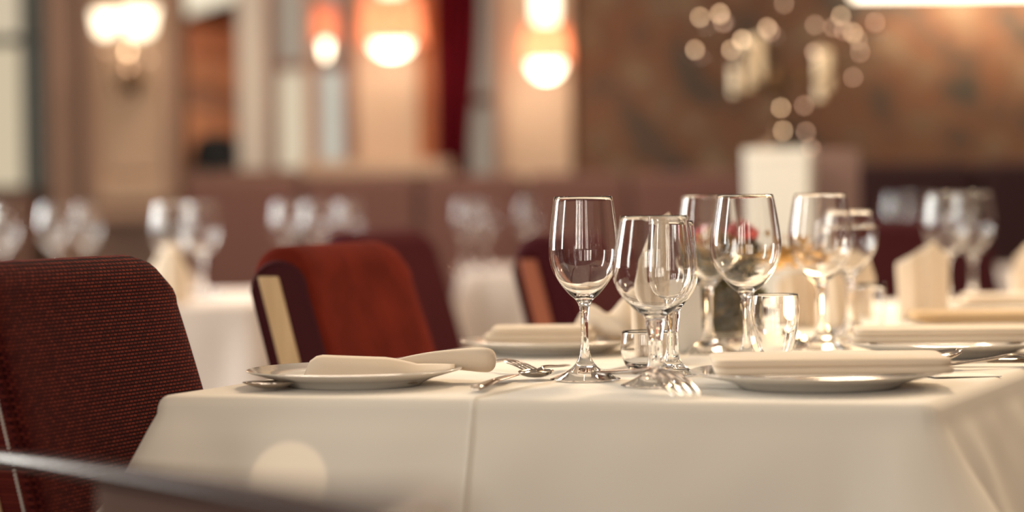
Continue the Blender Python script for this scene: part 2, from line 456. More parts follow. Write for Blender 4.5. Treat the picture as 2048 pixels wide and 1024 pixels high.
# ------------------------------------------------------------------ banquettes
def banquette(label, edges, ztop, Y, m, zseat=0.46):
    b = thing('banquette', label, 'banquette', (0, 0, 0))
    for a, c in zip(edges, edges[1:]):
        x0 = D(a, 400, Y).x + 0.006; x1 = D(c, 400, Y).x - 0.006
        obj('back_panel', MB().box(((x0 + x1) / 2, Y + 0.08, (zseat + ztop) / 2), (x1 - x0, 0.16, ztop - zseat)), m, b, bevel=0.03)
        obj('seat_cushion', MB().box(((x0 + x1) / 2, Y - 0.2, zseat - 0.06), (x1 - x0, 0.56, 0.13)), m, b, bevel=0.03)
    x0 = D(edges[0], 400, Y).x; x1 = D(edges[-1], 400, Y).x
    obj('plinth', MB().box(((x0 + x1) / 2, Y - 0.12, 0.17), (x1 - x0, 0.5, 0.34)), 'legwood', b, smooth=False)
    return b


banquette('long mauve-brown upholstered banquette of several panels below the lamps', [366, 600, 838, 1052, 1262, 1498], 1.055, 8.55, 'banquette')
banquette('dark aubergine banquette running along the tapestry wall at the right', [1708, 1960, 2220, 2500], 1.075, 8.5, 'banquette_dark')

# ------------------------------------------------------------------ wall lamps
def wall_lamp(label, px, Y, r, yb, yt, yd, glow_r, upper=None, power=2.5):
    base = D(px, yb, Y)
    t = thing('wall_lamp', label, 'lamp', (base.x, Y, base.z), 0)
    h = D(px, yt, Y).z - base.z; dd = D(px, yd, Y).z - base.z
    sh = MB().lathe([(r, 0), (r * 0.97, h * 0.4), (r * 0.86, h), (r * 0.84, h), (r * 0.95, h * 0.4), (r * 0.98, 0), (r, 0)], 32)
    obj('lamp_shade', sh, 'shade_red', t)
    pr = [(glow_r * math.cos(a), dd * math.sin(a)) for a in [i * PI / 2 / 8 for i in range(9)]]
    pr[-1] = (0, dd)
    obj('diffuser', MB().lathe([(glow_r * 0.98, 0.01)] + pr, 28), 'shade_glow', t)
    obj('bracket', MB().tube([(0, 0.2, -0.02), (0, 0.13, -0.03), (0, 0.05, 0.03), (0, 0, 0.05)], 0.008), 'brass', t)
    if upper:
        u = D(px, upper[1], Y).z - base.z; l = D(px, upper[0], Y).z - base.z
        obj('glass_chimney', MB().lathe([(upper[2] * 0.8, l), (upper[2], l + 0.02), (upper[2], u - 0.01), (upper[2] * .8, u)], 24), 'bell_glow', t)
    point('lamp_bulb', (base.x, Y, base.z + h * 0.5), power * 0.6, (1.0, 0.82, 0.62), 0.02)
    point('lamp_glow', (base.x, Y - 0.03, base.z + dd - 0.04), power * 1.0, (1.0, 0.82, 0.62), 0.03)
    return t


wall_lamp('small coral-red lamp with white globe in front of the window', 651, 8.75, 0.046, 84, 8, 118, 0.016, power=0.25)
wall_lamp('largest red-shaded wall lamp, glowing on the pilaster beside the orange timber strip', 783, 8.74, 0.120, 88, -6, 114, 0.072, (-6, -60, 0.045), power=1.0)
wall_lamp('red-banded wall lamp with glowing glass above, beside the tapestry wallpaper', 1092, 8.74, 0.090, 126, 52, 158, 0.062, (44, -40, 0.046), power=1.0)
# crystal double sconce on the panelled pilaster
sp = D(250, 60, 8.62)
sc = thing('wall_sconce', 'twin frosted-glass sconce with hanging crystals on the panelled pilaster', 'lamp', (sp.x, 8.62, 0))
for (px, Y, r, y0, y1) in ((211, 8.66, 0.046, 74, 22), (279, 8.56, 0.064, 76, 14)):
    p = D(px, y0, Y); q = D(px, y1, Y)
    h = q.z - p.z
    L = MB().lathe([(0.012, 0), (r * 0.62, 0.012), (r * 0.80, h * 0.3), (r * 0.92, h * 0.7), (r * 1.02, h)], 28)
    L.v = [(v[0] + p.x - sp.x, v[1] + Y - 8.62, v[2] + p.z) for v in L.v]
    s1 = obj('bell_shade', L, 'bell_glow', sc, solid=0.003)
    rm = MB().lathe([(r * 1.03, h - 0.004), (r * 1.06, h), (r * 1.03, h + 0.004), (r * 1.0, h), (r * 1.03, h - 0.004)], 28)
    rm.v = [(v[0] + p.x - sp.x, v[1] + Y - 8.62, v[2] + p.z) for v in rm.v]
    obj('rim', rm, 'brass', s1)
    obj('arm', MB().tube(cr([(0.0, 0.12, 1.42), ((p.x - sp.x) * .5, 0.05, 1.35), (p.x - sp.x, Y - 8.62, p.z - 0.04), (p.x - sp.x, Y - 8.62, p.z)], 5), 0.005), 'bronze', sc)
obj('wall_plate', MB().lathe([(0, -0.01), (0.045, 0), (0.045, 0.02), (0, 0.03)], 20), 'bronze', sc)
sc.children[-1].matrix_local = Matrix.Translation((0, 0.14, 1.42)) @ Matrix.Rotation(PI / 2, 4, 'X')
for px, py, r in ((256, 103, 0.008), (257, 135, 0.006), (214, 100, 0.004), (298, 118, 0.004)):
    p = D(px, py, 8.56)
    obj('crystal_drop', MB().ball((p.x - sp.x, -0.06, p.z), r, 6, (1, 1, 1.3)), 'drop_glow' if py in (103,) else 'drop_dim', sc, smooth=False)  # glints of the hanging crystals put in as glowing beads
obj('crystal_chain', MB().tube([(0.0, -0.04, 1.52), (0.01, -0.06, 1.44)], 0.002, 6), 'brass', sc)
point('sconce_glow', (sp.x, 8.42, sp.z - 0.05), 1.0, (1.0, 0.70, 0.42), 0.06)

# ------------------------------------------------------------------ pedestal and crystal candelabra
YP = 6.2
pp = D(1560, 400, YP)
ped = thing('pedestal', 'tall white square pedestal with tapering sides below the crystal candelabra', 'pedestal', (pp.x, YP, 0), math.radians(-12))
wt, wb, zt = 0.165, 0.125, D(1592, 298, YP).z
mb = MB(); a = wt / 2; b = wb / 2
mb.add([(-b, -b, 0.05), (b, -b, 0.05), (b, b, 0.05), (-b, b, 0.05), (-a, -a, zt - .03), (a, -a, zt - .03), (a, a, zt - .03), (-a, a, zt - .03)],
       [(3, 2, 1, 0), (4, 5, 6, 7), (0, 1, 5, 4), (1, 2, 6, 5), (2, 3, 7, 6), (3, 0, 4, 7)])
obj('column', mb, 'whitepaint', ped, smooth=False, bevel=0.004)
obj('cap', MB().box((0, 0, zt - 0.015), (wt + 0.002, wt + 0.002, 0.03)), 'whitepaint', ped, smooth=False, bevel=0.004)
obj('base', MB().box((0, 0, 0.025), (0.24, 0.24, 0.05)), 'whitepaint', ped, smooth=False, bevel=0.004)
p2 = D(1662, 400, 6.45)  # added block, the shaded right face of the white pedestal
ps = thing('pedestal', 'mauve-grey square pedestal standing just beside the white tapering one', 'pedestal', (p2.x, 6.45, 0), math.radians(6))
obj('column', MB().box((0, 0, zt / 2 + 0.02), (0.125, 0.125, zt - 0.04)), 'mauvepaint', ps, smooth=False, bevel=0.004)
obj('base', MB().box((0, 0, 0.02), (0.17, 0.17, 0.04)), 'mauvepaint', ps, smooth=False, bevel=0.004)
cd = thing('candelabra', 'many-armed crystal and brass candelabra glittering on the white pedestal', 'candelabra', (pp.x, YP, zt + 0.0005))
def loc(px, py, Y=YP):
    p = D(px, py, Y); return (p.x - pp.x, Y - YP, p.z - zt)
obj('stem', MB().lathe([(0, 0), (0.06, 0), (0.06, 0.01), (0.02, 0.03), (0.012, 0.06), (0.022, 0.075), (0.010, 0.09), (0.008, 0.14), (0.018, 0.155), (0.007, 0.17), (0.007, 0.46), (0, 0.47)], 20), 'bronze', cd)
arms = [(1400, 60), (1440, 50), (1487, 100), (1538, 78), (1680, 56), (1712, 92), (1750, 70), (1632, 110), (1391, 120), (1455, 120)]
for i, (px, py) in enumerate(arms):
    e = Vector(loc(px, py, YP + 0.05 * math.sin(i * 2.1)))
    s0 = Vector((0, 0, 0.17 + 0.015 * (i % 4)))
    mid = s0.lerp(e, 0.5) + Vector((0, 0, -0.05))
    obj('arm', MB().tube(cr([s0, mid, e], 6), 0.004, 6), 'bronze', cd)
    cpb = MB().lathe([(0, 0), (0.022, 0.004), (0.026, 0.012), (0.020, 0.010), (0.0, 0.006)], 14, tuple(e))
    cp = obj('drip_cup', cpb, 'crystal', cd)
for px, py, k in ((1400, 35, 1), (1440, 28, 2), (1446, 46, 0), (1390, 100, 1), (1484, 80, 2), (1462, 100, 1), (1534, 56, 1), (1541, 64, 0), (1630, 50, 0), (1682, 32, 1), (1666, 55, 0),
                  (1706, 66, 1), (1716, 82, 1), (1688, 62, 0), (1750, 45, 0), (1628, 105, 0), (1568, 8, 0), (1720, 105, 0), (1562, 216, 1), (1566, 262, 1), (1608, 212, 0), (1612, 264, 0), (1622, 296, 0), (1706, 155, 0)):
    p = loc(px, py, YP + random.uniform(-0.08, 0.02) if py < 150 else YP - 0.04)
    r = 0.0042 if k == 2 else 0.0036
    ang = MB().ball(p, r, 5, (1, 1, 1.4))
    obj('crystal_drop', ang, 'drop_glow' if k else 'drop_dim', cd, smooth=False)  # glowing beads for crystal glints, the low ones for glints on the stem
for px, py, hh in ((1497, 150, 0.13), (1520, 135, 0.12), (1640, 170, 0.13), (1470, 160, 0.07), (1655, 150, 0.10)):
    p = loc(px, py + 30, YP)
    obj('candle', MB().lathe([(0, 0), (0.012, 0), (0.012, hh), (0, hh + 0.004)], 14, p), 'candle', cd)
    obj('candle_holder', MB().tube([p, (p[0] * 0.4, 0, p[2] - 0.08), (0, 0, 0.2)], 0.003, 6), 'bronze', cd)

# ================================================================== TABLES
def tablecloth(corners, z, drop, name_label, m='cloth', nu=90, nv=140, flare=0.29, crease=None, group=None, wav=0.02, seed=0):
    rnd = random.Random(seed)
    P = [Vector((c[0], c[1], z)) for c in corners]   # near-left, near-right, far-right, far-left

    def us(n):                                       # denser near corners
        return [0.5 - 0.5 * math.cos(PI * i / n) * (0.35 + 0.65 * abs(math.cos(PI * i / n)) ** 0.0) for i in range(n + 1)]
    U = [i / nu for i in range(nu + 1)]; V = [i / nv for i in range(nv + 1)]
    if crease is not None:
        U = sorted(set(U + [crease + d for d in (-0.012, -0.008, -0.005, -0.0025, 0, 0.0025, 0.005, 0.008, 0.012)]))
    nu = len(U) - 1

    def cz(u):
        if crease is None: return 0.0
        d = u - crease
        return 0.0018 * math.exp(-(d / 0.0028) ** 2) + (0.0007 if d < 0 else 0.0)
    rows = []
    for v in V:
        r = []
        for u in U:
            p = P[0] * (1 - u) * (1 - v) + P[1] * u * (1 - v) + P[2] * u * v + P[3] * (1 - u) * v
            r.append(Vector((p.x, p.y, z + cz(u))))
        rows.append(r)
    mb = MB().grid(rows)
    W = nu + 1
    loop = [i for i in range(W)] + [j * W + nu for j in range(1, nv + 1)] + [nv * W + i for i in range(nu - 1, -1, -1)] + [j * W for j in range(nv - 1, 0, -1)]
    n = len(loop); pts = [Vector(mb.v[i]) for i in loop]
    per = [0.0]
    for i in range(1, n): per.append(per[-1] + (pts[i] - pts[i - 1]).length)
    L = per[-1] + (pts[0] - pts[-1]).length
    cs = [per[0], per[nu], per[nu + nv], per[2 * nu + nv]]
    sideN = []
    for k in range(4):
        d = (P[(k + 1) % 4] - P[k]).normalized(); sideN.append(Vector((d.y, -d.x, 0)))
    rings = [(0.0025, -0.0005), (0.006, -0.002), (0.010, -0.006), (0.0125, -0.012), (0.0135, -0.02)]
    nd = 16
    for k in range(1, nd + 1): rings.append((None, -0.02 - (drop - 0.02) * k / nd))
    prev = loop
    wa = [rnd.uniform(0, 6.28) for _ in range(6)]
    for (off, dz) in rings:
        t = max(0.0, (-dz - 0.02) / (drop - 0.02))
        cur = []
        for i in range(n):
            s = per[i]
            k = max(kk for kk in range(4) if cs[kk] <= s + 1e-9)
            dprev = s - cs[k]; dnext = (cs[k + 1] if k < 3 else L) - s
            N = sideN[k].copy(); cd_ = min(dprev, dnext)
            rad = 0.012 + 0.05 * t
            if dprev <= dnext: o_ = sideN[k - 1]
            else: o_ = sideN[(k + 1) % 4]
            w = 0.5 * max(0.0, 1 - cd_ / rad)
            N = (N * (1 - w) + o_ * w).normalized()
            boost = 1 + 1.5 * max(0, 1 - cd_ / 0.10) ** 2 * t
            base = off if off is not None else 0.0135 + flare * (t ** 0.9) * drop
            wave = wav * t ** 1.1 * (0.5 * math.sin(s * 9.5 + wa[0]) + 0.35 * math.sin(s * 17 + wa[1]) + 0.25 * math.sin(s * 31 + wa[2])) * (1.0 if cd_ > 0.05 else 0.4)
            # cone folds falling from the corners
            fold = 0.030 * t * math.exp(-((cd_ - 0.02) / 0.018) ** 2) - 0.016 * t * math.exp(-((cd_ - 0.075) / 0.025) ** 2)
            wave += 0.0016 * math.sin(s * 46 + wa[3]) * math.sin(min(1, t * 3) * PI) + 0.0012 * math.sin(s * 23 + 7 * t + wa[4]) * min(1, t * 4)
            ex = cz(U[i]) * (1.6 if t > 0 else 1) if i <= nu else 0
            p = pts[i] + N * (base * boost + wave + fold + ex)
            cur.append(len(mb.v)); mb.v.append((p.x, p.y, z + dz + ex * 0.2))
        for i in range(n):
            j = (i + 1) % n
            mb.f.append((prev[i], cur[i], cur[j], prev[j]))
        prev = cur
    o = obj('tablecloth', mb, m, angle=1.2)
    tag(o, name_label, 'tablecloth', group)
    return o


def table_under(corners, z, label):
    cx = sum(c[0] for c in corners) / 4; cy = sum(c[1] for c in corners) / 4
    t = thing('dining_table', label, 'table', (cx, cy, 0))
    v = []
    for zz in (z - 0.032, z - 0.003):
        for c in corners: v.append(((c[0] - cx) * 0.992, (c[1] - cy) * 0.996, zz))
    obj('tabletop', MB().add(v, [(3, 2, 1, 0), (4, 5, 6, 7), (0, 1, 5, 4), (1, 2, 6, 5), (2, 3, 7, 6), (3, 0, 4, 7)]), 'legwood', t, smooth=False)
    for c in corners:
        obj('leg', MB().box(((c[0] - cx) * 0.86, (c[1] - cy) * 0.92, (z - 0.032) / 2), (0.06, 0.06, z - 0.032)), 'legwood', t, smooth=False)
    return t


A = G(338, 791, 0.75); B = G(1848, 806, 0.75)
side = Vector((0.385, 0.923, 0)).normalized()
LEN = 2.42
main_c = [A, B, B + side * (LEN + 0.05), A + side * LEN]
table_under(main_c, 0.75, 'long dining table under the cream cloth, carrying the sharp wine glasses')
tablecloth(main_c, 0.75, 0.25, 'cream tablecloth with a pressed crease on the long nearest table', crease=0.428, nu=110, nv=200)


def quad(px0, px1, Y0, Y1, sk=0.35):
    a = F(px0, Y0); b = F(px1, Y0)
    d = Vector((sk, 1, 0)).normalized() * (Y1 - Y0)
    return [a, b, b + d, a + d]


T2 = quad(255, 515, 5.2, 6.1, 0.30)
T2[0] = T2[0] - Vector((0.35, 0, 0)); T2[3] = T2[3] - Vector((0.35, 0, 0))
T3 = quad(-260, 175, 6.5, 7.3, 0.25)
T4 = quad(545, 725, 6.6, 7.3, 0.2)
T5 = quad(925, 1085, 7.3, 7.9, 0.1)
T6 = quad(2010, 2400, 6.6, 7.2, 0.1)
for q, l, s in ((T2, 'behind the woven maroon chair', 3), (T3, 'at the foot of the panelled pilaster', 4), (T4, 'hidden behind the rust-red chair', 5), (T5, 'in front of the mauve banquette', 6), (T6, 'before the dark aubergine banquette', 8)):
    table_under(q, 0.75, 'small dining table under a white cloth ' + l)
    tablecloth(q, 0.75, 0.5, 'white tablecloth of the small table ' + l, m='rosy', nu=24, nv=24, seed=s, wav=0.02, flare=0.12)

# ================================================================== CHAIRS
def make_chair(label, face='maroon', side_m='maroon', strip='beech', group='upholstered dining chairs', width=0.42, stitches=False, rot=0.0, loc=(0, 0, 0)):
    """origin on the floor below the near lower edge of the backrest's front face; local +X is where the sitter faces,
    local +Y runs along the backrest away from the viewer"""
    t = thing('dining_chair', label, 'chair', loc, rot, group)
    rec = math.tan(math.radians(14.5)); th = 0.088; z0, z1 = 0.40, 0.905

    def cx(z): return -(z - 0.62) * rec
    # side profile of the backrest (x, z), rounded over the top
    prof = []
    nz = 16
    for i in range(nz + 1):
        z = z0 + (z1 - 0.044 - z0) * i / nz
        prof.append((cx(z) + 0.006 * math.sin(PI * i / nz), z))
    for i in range(1, 12):
        a = PI * i / 12; z = z1 - 0.044
        prof.append((cx(z) - th / 2 + th / 2 * math.cos(a), z + 0.044 * math.sin(a)))
    for i in range(nz, -1, -1):
        z = z0 + (z1 - 0.044 - z0) * i / nz
        prof.append((cx(z) - th, z))
    ins = 0.012
    ys = [(0.0, 0.012), (0.004, 0.004), (0.012, 0.0)] + [(0.012 + (width - 0.024) * k / 14, 0) for k in range(1, 14)] + [(width - 0.012, 0.0), (width - 0.004, 0.004), (width, 0.012)]
    rows = []
    mx = sum(p[0] for p in prof) / len(prof); mz = 0.66
    cen = [(cx(p[1]) - th / 2, p[1]) for p in prof]
    zc = z1 - 0.044
    for (y, i_) in ys:
        r = []
        # far and near top corners drop in a gentle round
        e = min(y, width - y); rr = 0.07 if y > width / 2 else 0.018
        drop = (rr - math.sqrt(max(0, rr * rr - (rr - e) ** 2))) if e < rr else 0
        for (x, z) in prof:
            c = cx(min(z, zc)) - th / 2; cz_ = min(z, zc)
            k = 1 - i_ / (th / 2)
            f = max(0, (z - 0.55) / (z1 - 0.55))
            r.append((c + (x - c) * k, y, cz_ + (z - cz_) * k - drop * f ** 2.2 * 0.8))
        rows.append(r)
    mb = MB().grid(rows)
    n = len(prof)
    mb.f.append(tuple(range(n))); mb.f.append(tuple(range((len(rows) - 1) * n + n - 1, (len(rows) - 1) * n - 1, -1)))
    obj('backrest', mb, face, t, angle=1.1)
    # side panels with piping and inlaid wood strip
    for (y, sgn) in ((-0.002, -1), (width + 0.002, 1)):
        sp_ = []
        for (x, z) in prof:
            c = cx(min(z, zc)) - th / 2; cz_ = min(z, zc)
            sp_.append(Vector((c + (x - c) * 0.93, y, cz_ + (z - cz_) * 0.93 - 0.02 - (0.05 if sgn > 0 else 0.0) * max(0, (z - 0.55) / (z1 - 0.55)) ** 2.2)))
        v = sp_ + [p + Vector((0, -sgn * 0.012, 0)) for p in sp_]
        f = [tuple(range(n)), tuple(range(2 * n - 1, n - 1, -1))] + [(i, (i + 1) % n, n + (i + 1) % n, n + i) for i in range(n)]
        panel = obj('side_panel', MB().add(v, f), side_m, t, angle=1.1)
        pip = [Vector((p.x, p.y, p.z)) for p in sp_]
        obj('piping', MB().tube(pip, 0.0035, 6), side_m, panel)
        sx = []
        for q in range(13):
            z = z0 + (z1 - (0.042 if sgn < 0 else 0.09) - z0) * q / 12
            c = cx(z) - th / 2 + 0.004
            sx.append((c, z))
        wv = []
        for (c, z) in sx:
            wv += [(c - 0.036, y + sgn * 0.004, z), (c - 0.004, y + sgn * 0.004, z), (c - 0.004, y - sgn * 0.004, z), (c - 0.036, y - sgn * 0.004, z)]
        c, z = sx[-1]
        wf = []
        for q in range(12):
            for k in range(4): wf.append((q * 4 + k, q * 4 + (k + 1) % 4, q * 4 + 4 + (k + 1) % 4, q * 4 + 4 + k))
        wf += [(3, 2, 1, 0), (48, 49, 50, 51)]
        obj('wood_strip', MB().add(wv, wf), strip, t, bevel=0.003)
    if stitches:
        sm = MB()
        for q in range(110):
            z = 0.42 + q * 0.0042
            if z > 0.87: break
            x = cx(z) - 0.013
            sm.box((x, -0.006, z), (0.0016, 0.0024, 0.0026))
        o = obj('stitching', sm, 'thread', t, smooth=False); o['kind'] = 'stuff'
    # seat, apron, legs
    obj('seat', MB().box((0.20, width / 2, 0.43), (0.46, width + 0.02, 0.10)), side_m, t, bevel=0.03)
    obj('apron', MB().box((0.20, width / 2, 0.365), (0.42, width - 0.02, 0.04)), 'legwood', t, smooth=False)
    for (x, y) in ((0.38, 0.03), (0.38, width - 0.03), (-0.0, 0.03), (-0.0, width - 0.03)):
        e = -0.05 if x < 0.1 else 0.01
        obj('leg', MB().tube([(x + e, y, 0.0), (x, y, 0.36)], [0.014, 0.021], 8), 'legwood', t, smooth=True)
    return t


def chair_at(px, Y, **k):
    p = F(px, Y, 0)
    return make_chair(loc=p, **k)


TH = math.radians(-22.0)
chair_at(72, 2.60, label='dark maroon dining chair with woven back and white side stitching, nearest the viewer', face='woven', side_m='woven', stitches=True, rot=TH)
chair_at(698, 3.36, label='rust-red velvet dining chair with a pale wooden side strip at the long table', face='rust', rot=math.radians(-19), width=0.41)
chair_at(1192, 4.10, label='shadowed dark maroon chair with reddish wooden edge seen behind the left wine glass', face='seatdark', side_m='seatdark', strip='redwood', rot=math.radians(-20))
chair_at(768, 5.0, label='dark maroon chair just behind the rust-red chair', face='seatdark', side_m='seatdark', rot=math.radians(-24), width=0.40)
chair_at(1715, 5.95, label='dark maroon chair beyond the far end of the long table', face='maroon', side_m='seatdark', rot=math.radians(-70), width=0.42)
chair_at(2120, 5.5, label='blackish maroon chair at the picture edge, beyond the rearmost pair of wine glasses', face='seatdark', side_m='seatdark', rot=math.radians(-80), width=0.42)

# ------------------------------------------------------------------ foreground armchair with lacquered rail
rail = cr([(-1.02, 1.95, 0.70), (-1.06, 1.45, 0.735), (-0.98, 0.98, 0.775), (-0.68, 0.74, 0.80), (-0.36, 0.66, 0.82), (-0.12, 0.76, 0.825), D(880, 1052, 1.02), D(700, 1016, 1.28), D(470, 982, 1.62), D(250, 952, 1.95), D(100, 929, 2.17), D(-20, 917, 2.30), D(-90, 922, 2.34)], 8)
ac = thing('armchair', 'blurred tub armchair with a glossy dark wooden top rail, close to the viewer', 'chair', (-0.5, 1.5, 0))
off = Vector((-0.5, 1.5, 0))
rl = [p - off for p in rail]
mb = MB(); n = 14; vs = []
for i, p in enumerate(rl):
    t_ = (rl[min(i + 1, len(rl) - 1)] - rl[max(i - 1, 0)]).normalized()
    a = Vector((t_.y, -t_.x, 0)).normalized(); b = Vector((0, 0, 1))
    for k in range(n):
        an = 2 * PI * k / n
        ca = math.copysign(abs(math.cos(an)) ** 1.0, math.cos(an)); sa = math.copysign(abs(math.sin(an)) ** 1.0, math.sin(an))
        vs.append(p + a * ca * 0.014 + b * sa * 0.009)
fs = []
for i in range(len(rl) - 1):
    for k in range(n): fs.append((i * n + k, i * n + (k + 1) % n, (i + 1) * n + (k + 1) % n, (i + 1) * n + k))
fs += [tuple(range(n - 1, -1, -1)), tuple((len(rl) - 1) * n + k for k in range(n))]
obj('top_rail', mb.add(vs, fs), 'darkwood', ac)
rs_ = rl[:75]
rows = [[p + Vector((0, 0, -0.010)) for p in rs_], [p + Vector((0, 0, -0.06)) for p in rs_], [Vector((p.x * 0.97, p.y * 0.97, 0.42)) for p in rs_], [Vector((p.x * 0.93, p.y * 0.93, 0.30)) for p in rs_]]
obj('back_shell', MB().grid(rows), 'brownpanel', ac, solid=0.014)
obj('seat', MB().lathe([(0, 0.30), (0.36, 0.30), (0.39, 0.33), (0.39, 0.41), (0.36, 0.44), (0, 0.45)], 32, (-0.05, -0.05, 0)), 'maroon', ac)
for x, y in ((-0.35, -0.4), (0.25, -0.4), (-0.35, 0.28), (0.2, 0.3)):
    obj('leg', MB().tube([(x * 1.1, y * 1.1, 0), (x, y, 0.31)], [0.013, 0.02], 8), 'legwood', ac)

# ================================================================== GLASSWARE
def glass_thing(name, label, cat, prof, cuts, names, loc, group=None, n=48, m='glass', rz=0):
    t = thing(name, label, cat, loc, rz, group)
    idx = [0] + cuts + [len(prof) - 1]
    for a, b, nm in zip(idx, idx[1:], names):
        obj(nm, MB().lathe(prof[a:b + 1], n), m, t, angle=3.0)
    return t


def smooth_prof(outer, inner, k=4):
    po = [(p.x, p.y) for p in cr([(a, b, 0) for a, b in outer], k)]
    pi = [(p.x, p.y) for p in cr([(a, b, 0) for a, b in inner], k)]
    pi[-1] = (0, inner[-1][1])
    return [(0, outer[0][1] + 0.0)] + po, pi


def wine(h=0.216, rb=0.0415, rr=0.035, rf=0.042, zb=0.094, zm=0.150, rs=0.0044, k=4):
    dz = zm - zb; q1, q2 = (1.5, 2.2) if rs < 0.006 else (1.12, 1.5)
    o = [(rf - 0.001, 0.0), (rf, 0.0012), (rf * 0.86, 0.0036), (rf * 0.55, 0.0095), (rf * 0.30, 0.018), (rs * q1, 0.030), (rs * 1.05, 0.046), (rs, zb - 0.024), (rs * 1.3, zb - 0.010), (rs * q2, zb),
         (rb * 0.45, zb + dz * 0.15), (rb * 0.72, zb + dz * 0.40), (rb * 0.93, zb + dz * 0.70), (rb, zm), (rb * 0.985, zm + 0.018), (rr + (rb - rr) * 0.5, h - 0.024), (rr, h)]
    w = 0.0010
    i = [(rr - 0.0004, h + 0.0003), (rr - 0.0008, h), (rr + (rb - rr) * 0.5 - w, h - 0.024), (rb * 0.985 - w, zm + 0.018), (rb - w, zm), (rb * 0.93 - w, zb + dz * 0.70 + 0.0003), (rb * 0.72 - w, zb + dz * 0.40 + 0.0008), (rb * 0.42, zb + dz * 0.15 + 0.0022), (rb * 0.18, zb + 0.0055), (0, zb + 0.005)]
    a, b = smooth_prof(o, i, k)
    prof = a + b
    cf = 1 + 5 * k; cs_ = 1 + 9 * k
    return prof, [cf, cs_]


NM = ['foot', 'stem', 'bowl']
p, c = wine()
g1 = glass_thing('wine_glass', 'tall empty wine glass standing leftmost on the long table, sharply in focus', 'wine glass', p, c, NM, F(1167, 2.87), 'stemmed glasses on the long table', 64)
p, c = wine(h=0.193, rb=0.048, rr=0.039, rf=0.040, zb=0.078, zm=0.130, rs=0.0080)
g2 = glass_thing('wine_glass', 'shorter round-bowled glass with thick stem, right behind the fork', 'wine glass', p, c, NM, F(1308, 2.765), 'stemmed glasses on the long table', 64)
p, c = wine(h=0.185, rb=0.031, rr=0.027, rf=0.030, zb=0.078, zm=0.120, rs=0.0065)
glass_thing('wine_glass', 'small stemmed glass half hidden behind the round-bowled glass', 'wine glass', p, c, NM, F(1343, 2.93), 'stemmed glasses on the long table', 40)
p, c = wine(rb=0.0445, rr=0.0355)
g3 = glass_thing('wine_glass', 'tall wine glass with the pink rose showing through its bowl', 'wine glass', p, c, NM, F(1491, 3.03), 'stemmed glasses on the long table', 64)
dup(g3, F(1416, 3.33), 0.5, 'blurred wine glass standing in front of the flower vase, left of the pink rose', None)
p, c = wine(rb=0.0445, rr=0.036)
g6 = glass_thing('wine_glass', 'blurred tall wine glass behind the V-shaped water glass', 'wine glass', p, c, NM, F(1641, 3.38), 'stemmed glasses on the long table', 40)
p, c = wine(h=0.19, rb=0.042, rr=0.034, k=3)
glass_thing('wine_glass', 'lower blurred wine glass overlapping the tall one, before the standing napkin', 'wine glass', p, c, NM, F(1698, 3.62), 'stemmed glasses on the long table', 32)
p, c = wine(rb=0.0435, rr=0.036, k=3)
g8 = glass_thing('wine_glass', 'wine glass just behind the right-hand peaked napkin, its stem partly covered', 'wine glass', p, c, NM, F(1893, 4.55), 'stemmed glasses on the long table', 32)
dup(g8, F(1945, 4.72), 0.3, 'rearmost wine glass on the long table, outermost of the pair by the peaked napkin')
# far tables
GF = 'blurred wine glasses on the small far tables'
far = [(322 + 20, 5.45, 'wine glass nearest the cream napkin on the table behind the woven chair'), (403, 5.6, 'wine glass with a bright stem beside the napkin glass, behind the woven chair'),
       (8, 6.6, 'wine glass cut by the picture edge on the table below the window'), (106, 6.7, 'wine glass just under the dark window frame'), (174, 6.75, 'wine glass standing in front of the mauve wall strip'),
       (573, 6.75, 'first wine glass above the rust-red chair, counted from the pilaster side'), (630, 6.85, 'middle one of the three wine glasses above the rust-red chair'), (697, 6.8, 'wine glass above the rounded corner of the rust-red chair'),
       (931, 7.4, 'faint wine glass above the dark maroon chair'), (970, 7.5, 'faint wine glass in the middle of the far white table'), (1056, 7.45, 'faint wine glass next to the tall sharp wine glass'),
       (1794, 6.75, 'smoky blurred glass behind the peaked napkin'), (1832, 6.98, 'smoky blurred glass beside the rearmost pair')]
for i, (px, Y, lab) in enumerate(far):
    z = 0.75
    q = dup(g8, F(px, Y), i, lab, GF)
# a small table for the two smoky glasses
T7 = quad(1768, 1880, 6.65, 7.1, 0.05)
table_under(T7, 0.75, 'small dark-clothed side table behind the peaked napkin')
tablecloth(T7, 0.75, 0.4, 'dark maroon cloth on the side table behind the peaked napkin', m='seatdark', nu=12, nv=12, seed=9, flare=0.06, wav=0.01)

# tumblers
def tumbler(name, label, outer, inner, loc, n=48):
    a, b = smooth_prof(outer, inner, 4)
    return glass_thing(name, label, 'glass', a + b, [], ['body'], loc, None, n)


def single_glass(name, label, cat, outer, inner, loc, n=48):
    a, b = smooth_prof(outer, inner, 4)
    o = obj(name, MB().lathe(a + b, n), 'glass', angle=3.0); o.location = loc
    return tag(o, label, cat)


